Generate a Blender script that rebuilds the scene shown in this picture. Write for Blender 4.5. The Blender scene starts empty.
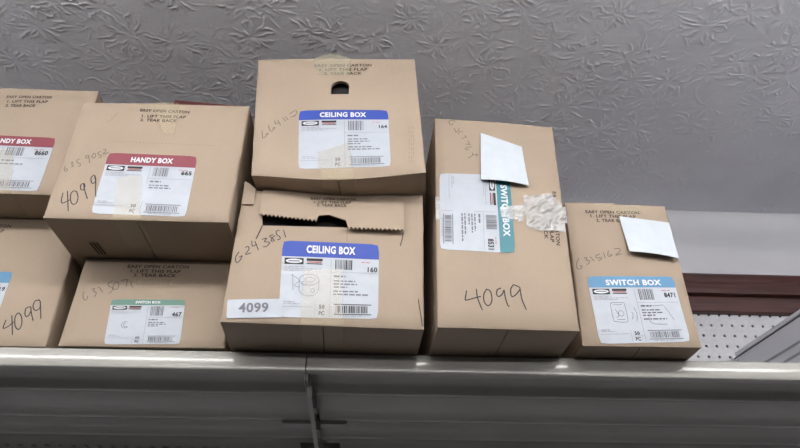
import bpy, bmesh, math, random
import numpy as np
from mathutils import Vector, Matrix, noise

random.seed(7)
SC = bpy.context.scene
COL = SC.collection

# ---------------------------------------------------------------- camera
CAM_H, CAM_D, FPX = 0.37147, 0.95, 688.27
cam_data = bpy.data.cameras.new('camera')
cam = bpy.data.objects.new('camera', cam_data)
COL.objects.link(cam)
cam_data.sensor_fit = 'HORIZONTAL'
cam_data.sensor_width = 36.0
cam_data.lens = FPX / 800.0 * 36.0
cam_data.clip_start = 0.01
rot = Matrix(((0.998778, -0.027678, -0.040949), (-0.049394, -0.529216, -0.847048), (0.001773, 0.848036, -0.529936)))
cam.matrix_world = Matrix.Translation((0, -CAM_D, -CAM_H)) @ rot.to_4x4()
SC.camera = cam

# ---------------------------------------------------------------- world, lamps, exposure
world = bpy.data.worlds.new('world')
SC.world = world
world.use_nodes = True
bg = world.node_tree.nodes['Background']
bg.inputs[0].default_value = (0.86, 0.92, 1.0, 1)
bg.inputs[1].default_value = 0.02
SC.view_settings.view_transform = 'Standard'
SC.view_settings.look = 'None'
SC.view_settings.gamma = 1.0
SC.view_settings.use_curve_mapping = False
SC.view_settings.exposure = 1.78

CEIL_Z = 0.6445
def tube_lamp(x0, x1, y, strength, label, drop=0.11):
    """a bare fluorescent batten hung under the ceiling behind the photographer"""
    root = bpy.data.objects.new('fluorescent_lamp', None); COL.objects.link(root)
    root.location = ((x0 + x1) / 2, y, CEIL_Z - drop)
    root['label'] = label; root['category'] = 'lamp'; root['group'] = 'fluorescent lamps'
    L = (x1 - x0) / 2
    def part(name, verts, faces, mat):
        me = bpy.data.meshes.new(name); me.from_pydata(verts, [], faces); me.materials.append(mat)
        o = bpy.data.objects.new(name, me); COL.objects.link(o); o.parent = root
    m = bpy.data.materials.new('lit_tube'); m.use_nodes = True
    em = m.node_tree.nodes.new('ShaderNodeEmission'); em.inputs[0].default_value = LAMP_COL; em.inputs[1].default_value = strength
    m.node_tree.links.new(em.outputs[0], m.node_tree.nodes['Material Output'].inputs[0])
    n = 10
    for oy in (-.045, .045):
        V = [(sx * L, oy + .019 * math.cos(6.2832 * i / n), .019 * math.sin(6.2832 * i / n)) for sx in (-1, 1) for i in range(n)]
        part('tube', V, [(i, (i + 1) % n, n + (i + 1) % n, n + i) for i in range(n)], m)
    hm = bpy.data.materials.new('white_housing'); hm.use_nodes = True
    V = [(sx * L, y_, z_) for sx in (-1, 1) for y_, z_ in ((-.03, .035), (.03, .035), (.03, drop), (-.03, drop))]
    part('housing', V, [(0, 1, 5, 4), (1, 2, 6, 5), (2, 3, 7, 6), (3, 0, 4, 7), (0, 3, 2, 1), (4, 5, 6, 7)], hm)
LAMP_COL = (1.0, 0.985, 0.96, 1)
ROW = [(-2.45, -1.23), (-1.17, 0.05), (0.11, 1.33), (1.39, 2.61)]
for (xa, xb), where in zip(ROW, ('first from the left', 'second from the left', 'third from the left', 'last on the right')):
    tube_lamp(xa, xb, -0.90, 8.0, 'fluorescent lamp above the photographer, ' + where, 0.17)
for (xa, xb), where in zip(ROW[1:3], ('left', 'right')):  # unseen second row, added as low fill light
    tube_lamp(xa, xb, -3.0, 15.0, 'added unseen fill lamp behind the photographer, ' + where, 0.30)
# ---------------------------------------------------------------- helpers
def mesh_obj(name, verts, faces, mat=None, parent=None, smooth=False):
    me = bpy.data.meshes.new(name)
    me.from_pydata([tuple(v) for v in verts], [], [tuple(f) for f in faces])
    me.update()
    if smooth:
        me.shade_smooth()
    o = bpy.data.objects.new(name, me)
    COL.objects.link(o)
    if mat:
        me.materials.append(mat)
    if parent:
        o.parent = parent
    return o

def tag(o, label=None, cat=None, group=None, kind=None):
    if label: o['label'] = label
    if cat: o['category'] = cat
    if group: o['group'] = group
    if kind: o['kind'] = kind
    return o

class MB:
    def __init__(s): s.v = []; s.f = []
    def add(s, verts, faces):
        n = len(s.v); s.v += [tuple(v) for v in verts]; s.f += [tuple(i + n for i in f) for f in faces]
    def box(s, x0, x1, y0, y1, z0, z1):
        s.add([(x0,y0,z0),(x1,y0,z0),(x1,y1,z0),(x0,y1,z0),(x0,y0,z1),(x1,y0,z1),(x1,y1,z1),(x0,y1,z1)],
              [(0,3,2,1),(4,5,6,7),(0,1,5,4),(1,2,6,5),(2,3,7,6),(3,0,4,7)])
    def hexa(s, p):
        s.add(p, [(0,3,2,1),(4,5,6,7),(0,1,5,4),(1,2,6,5),(2,3,7,6),(3,0,4,7)])
    def build(s, name, mat, parent=None, smooth=False): return mesh_obj(name, s.v, s.f, mat, parent, smooth)

def bevelled(o, w, seg=2):
    bm = bmesh.new(); bm.from_mesh(o.data)
    bmesh.ops.remove_doubles(bm, verts=bm.verts, dist=1e-6)
    bmesh.ops.recalc_face_normals(bm, faces=bm.faces)
    bmesh.ops.bevel(bm, geom=[e for e in bm.edges if len(e.link_faces) == 2 and e.calc_face_angle(0) > 0.5], offset=w, segments=seg, affect='EDGES', clamp_overlap=True)
    bm.to_mesh(o.data); bm.free()
    return o

# ---------------------------------------------------------------- materials
def srgb(r, g, b):
    f = lambda c: (c / 255 / 12.92) if c / 255 <= 0.04045 else ((c / 255 + 0.055) / 1.055) ** 2.4
    return (f(r), f(g), f(b), 1)

def base_mat(name, col, rough=0.6, metallic=0.0, spec=0.5):
    m = bpy.data.materials.new(name); m.use_nodes = True
    b = m.node_tree.nodes['Principled BSDF']
    b.inputs['Base Color'].default_value = col
    b.inputs['Roughness'].default_value = rough
    b.inputs['Metallic'].default_value = metallic
    b.inputs['Specular IOR Level'].default_value = spec
    return m, m.node_tree.nodes, m.node_tree.links, b

def noisy(name, c1, c2, scale=(1,1,1), nscale=20, detail=4, rough=0.6, bump=0.0, bump_scale=None, metallic=0.0, spec=0.5, lo=0.35, hi=0.65, coords='Object'):
    m, N, L, b = base_mat(name, c1, rough, metallic, spec)
    tc = N.new('ShaderNodeTexCoord'); mp = N.new('ShaderNodeMapping')
    mp.inputs['Scale'].default_value = scale
    L.new(tc.outputs[coords], mp.inputs[0])
    n = N.new('ShaderNodeTexNoise'); n.inputs['Scale'].default_value = nscale; n.inputs['Detail'].default_value = detail
    L.new(mp.outputs[0], n.inputs['Vector'])
    r = N.new('ShaderNodeValToRGB')
    r.color_ramp.elements[0].position = lo; r.color_ramp.elements[0].color = c1
    r.color_ramp.elements[1].position = hi; r.color_ramp.elements[1].color = c2
    L.new(n.outputs['Fac'], r.inputs[0]); L.new(r.outputs[0], b.inputs['Base Color'])
    if bump:
        n2 = N.new('ShaderNodeTexNoise'); n2.inputs['Scale'].default_value = bump_scale or nscale; n2.inputs['Detail'].default_value = 3
        L.new(mp.outputs[0], n2.inputs['Vector'])
        bp = N.new('ShaderNodeBump'); bp.inputs['Strength'].default_value = bump; bp.inputs['Distance'].default_value = 0.001
        L.new(n2.outputs['Fac'], bp.inputs['Height']); L.new(bp.outputs[0], b.inputs['Normal'])
    return m

def cardboard(name, c, seed=0.0):
    """kraft board: fibre speckle, broad stains, faint upright flutes"""
    m, N, L, b = base_mat(name, c, 0.72, 0, 0.3)
    tc = N.new('ShaderNodeTexCoord')
    mp = N.new('ShaderNodeMapping'); mp.inputs['Location'].default_value = (seed, seed * 1.7, seed * 0.6)
    L.new(tc.outputs['Object'], mp.inputs[0])
    n1 = N.new('ShaderNodeTexNoise'); n1.inputs['Scale'].default_value = 9; n1.inputs['Detail'].default_value = 5
    n2 = N.new('ShaderNodeTexNoise'); n2.inputs['Scale'].default_value = 420; n2.inputs['Detail'].default_value = 2
    mp2 = N.new('ShaderNodeMapping'); mp2.inputs['Scale'].default_value = (1, 1, 0.35)
    L.new(mp.outputs[0], mp2.inputs[0]); L.new(mp.outputs[0], n1.inputs['Vector']); L.new(mp2.outputs[0], n2.inputs['Vector'])
    def mix(fac, a, bb):
        x = N.new('ShaderNodeMix'); x.data_type = 'RGBA'
        x.inputs[6].default_value = a if not hasattr(a, 'links') else (0,0,0,1)
        if hasattr(a, 'links'): L.new(a, x.inputs[6])
        x.inputs[7].default_value = bb
        L.new(fac, x.inputs[0]); return x.outputs[2]
    def rng(src, a, bb, lo, hi):
        r = N.new('ShaderNodeMapRange'); r.inputs[1].default_value = a; r.inputs[2].default_value = bb
        r.inputs[3].default_value = lo; r.inputs[4].default_value = hi
        L.new(src, r.inputs[0]); return r.outputs[0]
    dark = tuple(x * 0.80 for x in c[:3]) + (1,)
    lite = tuple(min(1, x * 1.10) for x in c[:3]) + (1,)
    s1 = mix(rng(n1.outputs['Fac'], 0.40, 0.75, 0.0, 0.45), c, dark)
    s2 = mix(rng(n2.outputs['Fac'], 0.45, 0.75, 0.0, 0.3), s1, lite)
    L.new(s2, b.inputs['Base Color'])
    bp = N.new('ShaderNodeBump'); bp.inputs['Strength'].default_value = 0.06; bp.inputs['Distance'].default_value = 0.0006
    L.new(n2.outputs['Fac'], bp.inputs['Height']); L.new(bp.outputs[0], b.inputs['Normal'])
    return m

def clear_tape(name, col, alpha, rough=0.12):
    m, N, L, b = base_mat(name, col, rough, 0, 0.7)
    tr = N.new('ShaderNodeBsdfTransparent'); mx = N.new('ShaderNodeMixShader')
    out = N['Material Output']
    mx.inputs[0].default_value = alpha
    L.new(tr.outputs[0], mx.inputs[1]); L.new(b.outputs[0], mx.inputs[2]); L.new(mx.outputs[0], out.inputs[0])
    tc = N.new('ShaderNodeTexCoord'); n = N.new('ShaderNodeTexNoise'); n.inputs['Scale'].default_value = 90; n.inputs['Detail'].default_value = 3
    L.new(tc.outputs['Object'], n.inputs['Vector'])
    bp = N.new('ShaderNodeBump'); bp.inputs['Strength'].default_value = 0.5; bp.inputs['Distance'].default_value = 0.002
    L.new(n.outputs['Fac'], bp.inputs['Height']); L.new(bp.outputs[0], b.inputs['Normal'])
    return m

KRAFT = srgb(161, 144, 127)
M = {}
def ink(name, c, rough=0.6): M[name] = noisy(name, c, tuple(x * 0.95 for x in c[:3]) + (1,), nscale=60, rough=rough)
ink('paper', srgb(172, 178, 188), 0.45)
ink('note_paper', srgb(190, 197, 205), 0.55)
ink('black_ink', srgb(28, 26, 28)); ink('grey_ink', srgb(105, 105, 112)); ink('pale_ink', srgb(150, 150, 158))
ink('print_ink', srgb(62, 50, 40)); ink('marker', srgb(38, 36, 42)); ink('marker_light', srgb(92, 84, 78))
ink('white_ink', srgb(205, 207, 214)); ink('red_ink', srgb(170, 70, 70))
ink('maroon', srgb(128, 50, 64), 0.5); ink('blue', srgb(33, 64, 156), 0.55); ink('green', srgb(66, 116, 100), 0.4)
ink('teal', srgb(52, 118, 130), 0.5); ink('sky', srgb(74, 130, 170), 0.5)
ink('maroon_dark', srgb(84, 28, 28), 0.5); ink('shade_black', srgb(14, 13, 13)); ink('stamp_ink', srgb(150, 132, 112)); ink('crease', srgb(128, 108, 86))  # the near-black one paints the shade inside carton openings
M['tape'] = clear_tape('packing_tape', srgb(212, 200, 168), 0.22, 0.18)
M['tape_thick'] = clear_tape('layered_tape', srgb(206, 198, 172), 0.33, 0.2)
M['tape_shiny'] = clear_tape('glossy_tape', srgb(206, 208, 210), 0.5, 0.08)
M['steel'] = noisy('enamelled_steel', srgb(166, 164, 159), srgb(159, 157, 152), nscale=6, rough=0.15, spec=0.5)
M['steel_dark'] = noisy('shelf_underside_enamel', srgb(196, 194, 188), srgb(184, 182, 177), nscale=6, rough=0.4)
M['grey_steel'] = noisy('grey_enamel', srgb(206, 207, 216), srgb(200, 201, 210), nscale=5, rough=0.35)
M['gap_shade'] = noisy('painted_gap_shade', srgb(40, 38, 38), srgb(30, 28, 28), nscale=30, rough=0.7)  # dark colour standing in for shade in gaps, notches and holes
M['wall'] = noisy('wall_paint', srgb(204, 204, 210), srgb(198, 198, 204), nscale=4, rough=0.8, bump=0.2, bump_scale=250)
M['ceiling'] = noisy('stippled_ceiling_paint', srgb(228, 229, 236), srgb(221, 222, 229), nscale=7, rough=0.75, bump=0.25, bump_scale=300)
M['wood'] = noisy('cherry_wood', srgb(84, 50, 46), srgb(60, 35, 32), scale=(0.6, 6, 9), nscale=14, detail=6, rough=0.38, bump=0.15)
M['peg'] = noisy('pegboard_paint', srgb(196, 196, 201), srgb(188, 188, 194), nscale=120, rough=0.6)
M['floor'] = noisy('floor_tile', srgb(70, 66, 62), srgb(62, 58, 54), nscale=3, rough=0.4)

# ---------------------------------------------------------------- the room
WALL_Y = 0.5462
def struct(o): return tag(o, kind='structure')
mb = MB(); mb.box(-5, 5, -7, WALL_Y + 0.05, -2.03, -1.95); struct(mb.build('floor', M['floor']))
mb = MB(); mb.box(-5, 5, WALL_Y + 0.02, WALL_Y + 0.12, -1.95, CEIL_Z + 0.012); struct(mb.build('wall_back', M['wall']))

def ceiling():
    """crow's-foot stomped plaster: fans of raised ridges, as real relief"""
    x0, x1, y0, y1, st = -1.15, 1.60, -0.40, WALL_Y + 0.019, 0.0016
    nx = int((x1 - x0) / st) + 1; ny = int((y1 - y0) / st) + 1
    rs = np.random.RandomState(11)
    H = np.zeros((ny, nx), np.float32)
    cell = 0.080
    PX, PY, PH, PS = [], [], [], []
    for j in range(int((y1 - y0) / cell) + 2):
        for i in range(int((x1 - x0) / cell) + 2):
            cx = x0 + (i + 0.5 * (j % 2)) * cell + rs.uniform(-.026, .026); cy = y0 + j * cell + rs.uniform(-.026, .026)
            nr = rs.randint(20, 34); power = rs.uniform(0.45, 1.15); R = rs.uniform(.7, 1.25)
            off = rs.uniform(0, 6.28)
            for k in range(nr):
                a = off + 6.283 * k / nr + rs.normal(0, .1)
                ra = rs.uniform(.006, .034) * R; rb = ra + rs.uniform(.008, .036) * R
                n = 20; t = np.linspace(0, 1, n); r = ra + (rb - ra) * t
                bend = rs.normal(0, .35); wob = rs.normal(0, .05)
                aa = a + bend * t * t * .6 + wob * np.sin(t * 9 + k)
                h = power * rs.uniform(.35, 1.0) * np.sin(np.pi * np.clip(t * .92 + .06, 0, 1)) ** .6
                PX.append(cx + r * np.cos(aa)); PY.append(cy + r * np.sin(aa)); PH.append(h); PS.append(np.full(n, rs.uniform(.0008, .0013)))
    PX, PY, PH, PS = map(np.concatenate, (PX, PY, PH, PS))
    gi = np.round((PX - x0) / st).astype(int); gj = np.round((PY - y0) / st).astype(int)
    for dj in range(-2, 3):
        for di in range(-2, 3):
            ii, jj = gi + di, gj + dj
            ok = (ii >= 0) & (ii < nx) & (jj >= 0) & (jj < ny)
            d2 = (x0 + ii * st - PX) ** 2 + (y0 + jj * st - PY) ** 2
            np.maximum.at(H, (jj[ok], ii[ok]), (PH * np.exp(-d2 / (2 * PS ** 2)))[ok].astype(np.float32))
    H = H * 0.0017 + rs.normal(0, .00006, H.shape).astype(np.float32)
    edge = np.minimum(np.minimum(np.arange(nx), nx - 1 - np.arange(nx))[None, :], np.minimum(np.arange(ny), 9999)[:, None])
    H *= np.clip(edge / 6.0, 0, 1)
    X, Y = np.meshgrid(x0 + np.arange(nx) * st, y0 + np.arange(ny) * st)
    V = np.stack([X, Y, CEIL_Z - H], -1).reshape(-1, 3)
    idx = np.arange(nx * ny).reshape(ny, nx)
    Fq = np.stack([idx[:-1, :-1], idx[1:, :-1], idx[1:, 1:], idx[:-1, 1:]], -1).reshape(-1, 4)
    xe, ye = X[0, -1], Y[-1, 0]
    rx = [(-5, -7, x0, ye), (xe, -7, 5, ye), (x0, -7, xe, y0)]
    n = len(V); EV, EF = [], []
    for (a, b, c, d) in rx:
        EF.append([n + len(EV) + q for q in (0, 3, 2, 1)]); EV += [(a, b, CEIL_Z), (c, b, CEIL_Z), (c, d, CEIL_Z), (a, d, CEIL_Z)]
    V = np.concatenate([V, np.array(EV)]); Fq = np.concatenate([Fq, np.array(EF)])
    me = bpy.data.meshes.new('ceiling')
    me.vertices.add(len(V)); me.vertices.foreach_set('co', V.astype(np.float32).ravel())
    me.loops.add(Fq.size); me.loops.foreach_set('vertex_index', Fq.astype(np.int32).ravel())
    me.polygons.add(len(Fq)); me.polygons.foreach_set('loop_start', np.arange(0, Fq.size, 4, dtype=np.int32))
    me.update(calc_edges=True); me.validate(); me.shade_smooth()
    me.materials.append(M['ceiling'])
    o = bpy.data.objects.new('ceiling', me); COL.objects.link(o)
    return struct(o)
ceiling()

def extrude_x(name, prof, x0, x1, mat, parent=None, closed=True, smooth=False):
    """profile of (y, z) points swept along x"""
    n = len(prof)
    v = [(x0, y, z) for y, z in prof] + [(x1, y, z) for y, z in prof]
    f = [(i, (i + 1) % n, n + (i + 1) % n, n + i) for i in range(n if closed else n - 1)]
    if closed: f += [tuple(range(n))[::-1], tuple(range(n, 2 * n))]
    o = mesh_obj(name, v, f, mat, parent)
    bm = bmesh.new(); bm.from_mesh(o.data); bmesh.ops.recalc_face_normals(bm, faces=bm.faces); bm.to_mesh(o.data); bm.free()
    if smooth:
        o.data.shade_smooth()
        o.data.set_sharp_from_angle(angle=0.7)
    return o

# wood moulding that caps the pegboard
tr = bpy.data.objects.new('trim_1', None); COL.objects.link(tr); tr.location = (0, WALL_Y, 0.3273); struct(tr)
W0 = WALL_Y
up = [(W0 + .019, .420), (W0 - .022, .420), (W0 - .034, .412), (W0 - .036, .4085), (W0 - .030, .397), (W0 - .030, .392), (W0 - .033, .388), (W0 - .034, .370), (W0 - .031, .362), (W0 + .019, .362)]
extrude_x('cap_moulding', [(y - W0, z - .316) for y, z in up], -2.6, 2.6, M['wood'], tr)
lowp = [(W0 + .019, .362), (W0 - .013, .362), (W0 - .015, .358), (W0 - .015, .3215), (W0 - .012, .3185), (W0 + .019, .3185)]
extrude_x('frieze_board', [(y - W0, z - .316) for y, z in lowp], -2.6, 2.6, M['wood'], tr)

# pegboard with real holes
def pegboard():
    root = bpy.data.objects.new('pegboard', None); COL.objects.link(root); root.location = (0, W0, -1.95)
    tag(root, 'white perforated pegboard on the wall under the brown wood moulding', 'pegboard')
    px, pz, ox, oz = .0254, .02678, .79838, .32816
    mb = MB()
    k0, k1, r0, r1 = -16, 22, -9, 0
    R = .0034
    for r in range(r0, r1 + 1):
        for k in range(k0, k1 + 1):
            cx, cz = ox + k * px, oz + r * pz + 1.95
            hx, hz = px / 2, pz / 2
            sq = [(hx, 0), (hx, hz), (0, hz), (-hx, hz), (-hx, 0), (-hx, -hz), (0, -hz), (hx, -hz)]
            ci = [(R * math.cos(i * math.pi / 4), R * math.sin(i * math.pi / 4)) for i in range(8)]
            v = [(cx + a, 0, cz + b) for a, b in sq] + [(cx + a, 0, cz + b) for a, b in ci] + [(cx + a, .005, cz + b) for a, b in ci]
            f = []
            for i in range(8):
                j = (i + 1) % 8
                f.append((i, 8 + i, 8 + j, j)); f.append((8 + i, 16 + i, 16 + j, 8 + j))
            mb.add(v, f)
    xa, xb = ox + (k0 - .5) * px, ox + (k1 + .5) * px
    za, zb = oz + (r0 - .5) * pz + 1.95, oz + (r1 + .5) * pz + 1.95
    for a, b, c, d in ((-2.6, xa, 0.1, zb), (xb, 2.6, 0.1, zb), (xa, xb, 0.1, za)):
        mb.add([(a, 0, c), (b, 0, c), (b, 0, d), (a, 0, d)], [(0, 1, 2, 3)])
    mb.build('perforated_panel', M['peg'], root)
    m2 = MB(); m2.box(-2.6, 2.6, .012, .018, 0.1, zb); m2.build('hole_shade', M['gap_shade'], root)  # dark sheet stands in for the shade seen through the holes
pegboard()

# ---------------------------------------------------------------- shelving the cartons stand on
SEAM = -0.0885
def lip_profile():
    p = [(.46, 0), (.03, 0)]
    def arc(y, z, r, a0, a1, n):                 # continue from (y, z) turning the outward normal from a0 to a1 degrees
        out = []
        cy, cz = y + r * math.cos(math.radians(a0)), z - r * math.sin(math.radians(a0))
        for i in range(1, n + 1):
            a = math.radians(a0 + (a1 - a0) * i / n)
            out.append((cy - r * math.cos(a), cz + r * math.sin(a)))
        return out
    p.append((.006, 0))
    p += arc(*p[-1], .006, 90, 13, 8)
    p += arc(*p[-1], .072, 13, -5, 8)
    p += arc(*p[-1], .0028, -5, -90, 5)
    p += [(p[-1][0] + .010, p[-1][1]), (p[-1][0] + .011, -.0262), (.022, -.0262)]
    a0 = .024
    for yy in (.098, .238, .352):            # pressed flutes between rolled beads
        a1 = yy - .008
        p += [(a0 + (a1 - a0) * t, -.0262 + .0185 * math.sin(math.pi * t ** .55) ** .8) for t in (.05, .12, .22, .35, .5, .65, .8, .92)]
        p += [(yy - .008, -.0285), (yy - .003, -.0315), (yy + .003, -.0315), (yy + .008, -.0285)]
        a0 = yy + .012
    p += [(.372, -.0262), (.405, -.0262)]
    return p
def metal_shelf(x0, x1, label):
    root = bpy.data.objects.new('metal_shelf', None); COL.objects.link(root)
    root.location = ((x0 + x1) / 2, .0, -.035)
    tag(root, label, 'shelf', 'pale metal shelf sections')
    w = (x1 - x0) / 2
    o = extrude_x('shelf_deck', [(y, z + .035) for y, z in lip_profile()[:-1]] + [(.405, .0088), (.405, .031), (.46, .031)], -w, w, M['steel'], root, True, True)
    # slotted strip at the back of the underside
    mb = MB(); pitch = .0254; n = int((x1 - x0 - .06) / pitch); z = .0088
    s0 = -n * pitch / 2
    for i in range(n):
        a = s0 + i * pitch
        mb.add([(a, .405, z), (a + pitch, .405, z), (a + pitch, .449, z), (a, .449, z)], [(0, 3, 2, 1)])
        mb.add([(a, .449, z), (a + pitch * .33, .449, z), (a + pitch * .33, .478, z), (a, .478, z)], [(0, 3, 2, 1)])
        mb.add([(a + pitch * .67, .449, z), (a + pitch, .449, z), (a + pitch, .478, z), (a + pitch * .67, .478, z)], [(0, 3, 2, 1)])
        mb.add([(a, .478, z), (a + pitch, .478, z), (a + pitch, .51, z), (a, .51, z)], [(0, 3, 2, 1)])
    mb.build('slotted_strip', M['steel'], root)
    mb = MB(); mb.box(-w, w, .4605, .515, .0095, .0345); mb.build('rear_flange', M['steel'], root)
    for s in (-1, 1):                         # folded end flange
        mb = MB(); a, b = (s * w - s * .0015, s * w)
        mb.box(min(a, b), max(a, b), .012, .40, -.004, .009); mb.build('end_flange', M['steel'], root)
        mb = MB(); c = s * (w - .055)
        mb.box(min(c, s * (w - .002)), max(c, s * (w - .002)), .236, .262, -.002, .0087); bevelled(mb.build('corner_stop', M['steel'], root), .002)
    return root
metal_shelf(SEAM - 1.2192, SEAM - .0008, 'pale grey metal shelf section under the four left cartons, left of the seam')
metal_shelf(SEAM + .0008, SEAM + 1.2192, 'pale grey metal shelf section right of the seam, under the two switch box cartons')
br = bpy.data.objects.new('shelf_bracket', None); COL.objects.link(br); br.location = (SEAM + .004, .02, -.06)
tag(br, 'narrow grey metal bracket running back beneath the shelf seam', 'bracket')
mb = MB()
mb.add([(-.0035,.015,.0205),(.0035,.015,.0205),(.0035,.48,.0205),(-.0035,.48,.0205),(-.0035,.03,.008),(.0035,.03,.008),(.0035,.48,-.03),(-.0035,.48,-.03)],
       [(0,1,2,3),(4,7,6,5),(0,4,5,1),(1,5,6,2),(2,6,7,3),(3,7,4,0)])
bevelled(mb.build('bracket_arm', M['steel'], br), .0008)
for yy in (.03, .15):
    mb = MB(); mb.box(.0037, .0075, yy, yy + .05, .008, .0205); mb.build('notch_shade', M['gap_shade'], br)  # dark block painted in as the shade of a notch

# the shelf run that comes in from the right
def side_shelf():
    root = bpy.data.objects.new('side_shelf', None); COL.objects.link(root)
    root.location = (.8480, .534, .111); root.rotation_euler = (0, 0, math.radians(-90 + 5.0))
    tag(root, 'grey metal ledge slanting up past the pegboard at the right edge', 'shelf')
    # local x runs from the wall towards the room, local y out to the right
    prof = [(.0, .111), (.0, .103), (.004, .1015), (.004, .058), (.009, .055), (.009, .040), (.014, .037), (.014, .022), (.02, .018), (.26, .018), (.26, .111)]
    o = extrude_x('ledge_rail', prof, 0.012, 1.1, M['grey_steel'], root)
    for y, z in ((.0035, .1012), (.0085, .0565), (.0135, .0385)):
        mb = MB(); mb.box(0.0, 1.1, y - .0008, y + .001, z - .0008, z + .0012); mb.build('groove_shade', M['gap_shade'], root)  # dark strip paints the shade of the recess
side_shelf()

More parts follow.
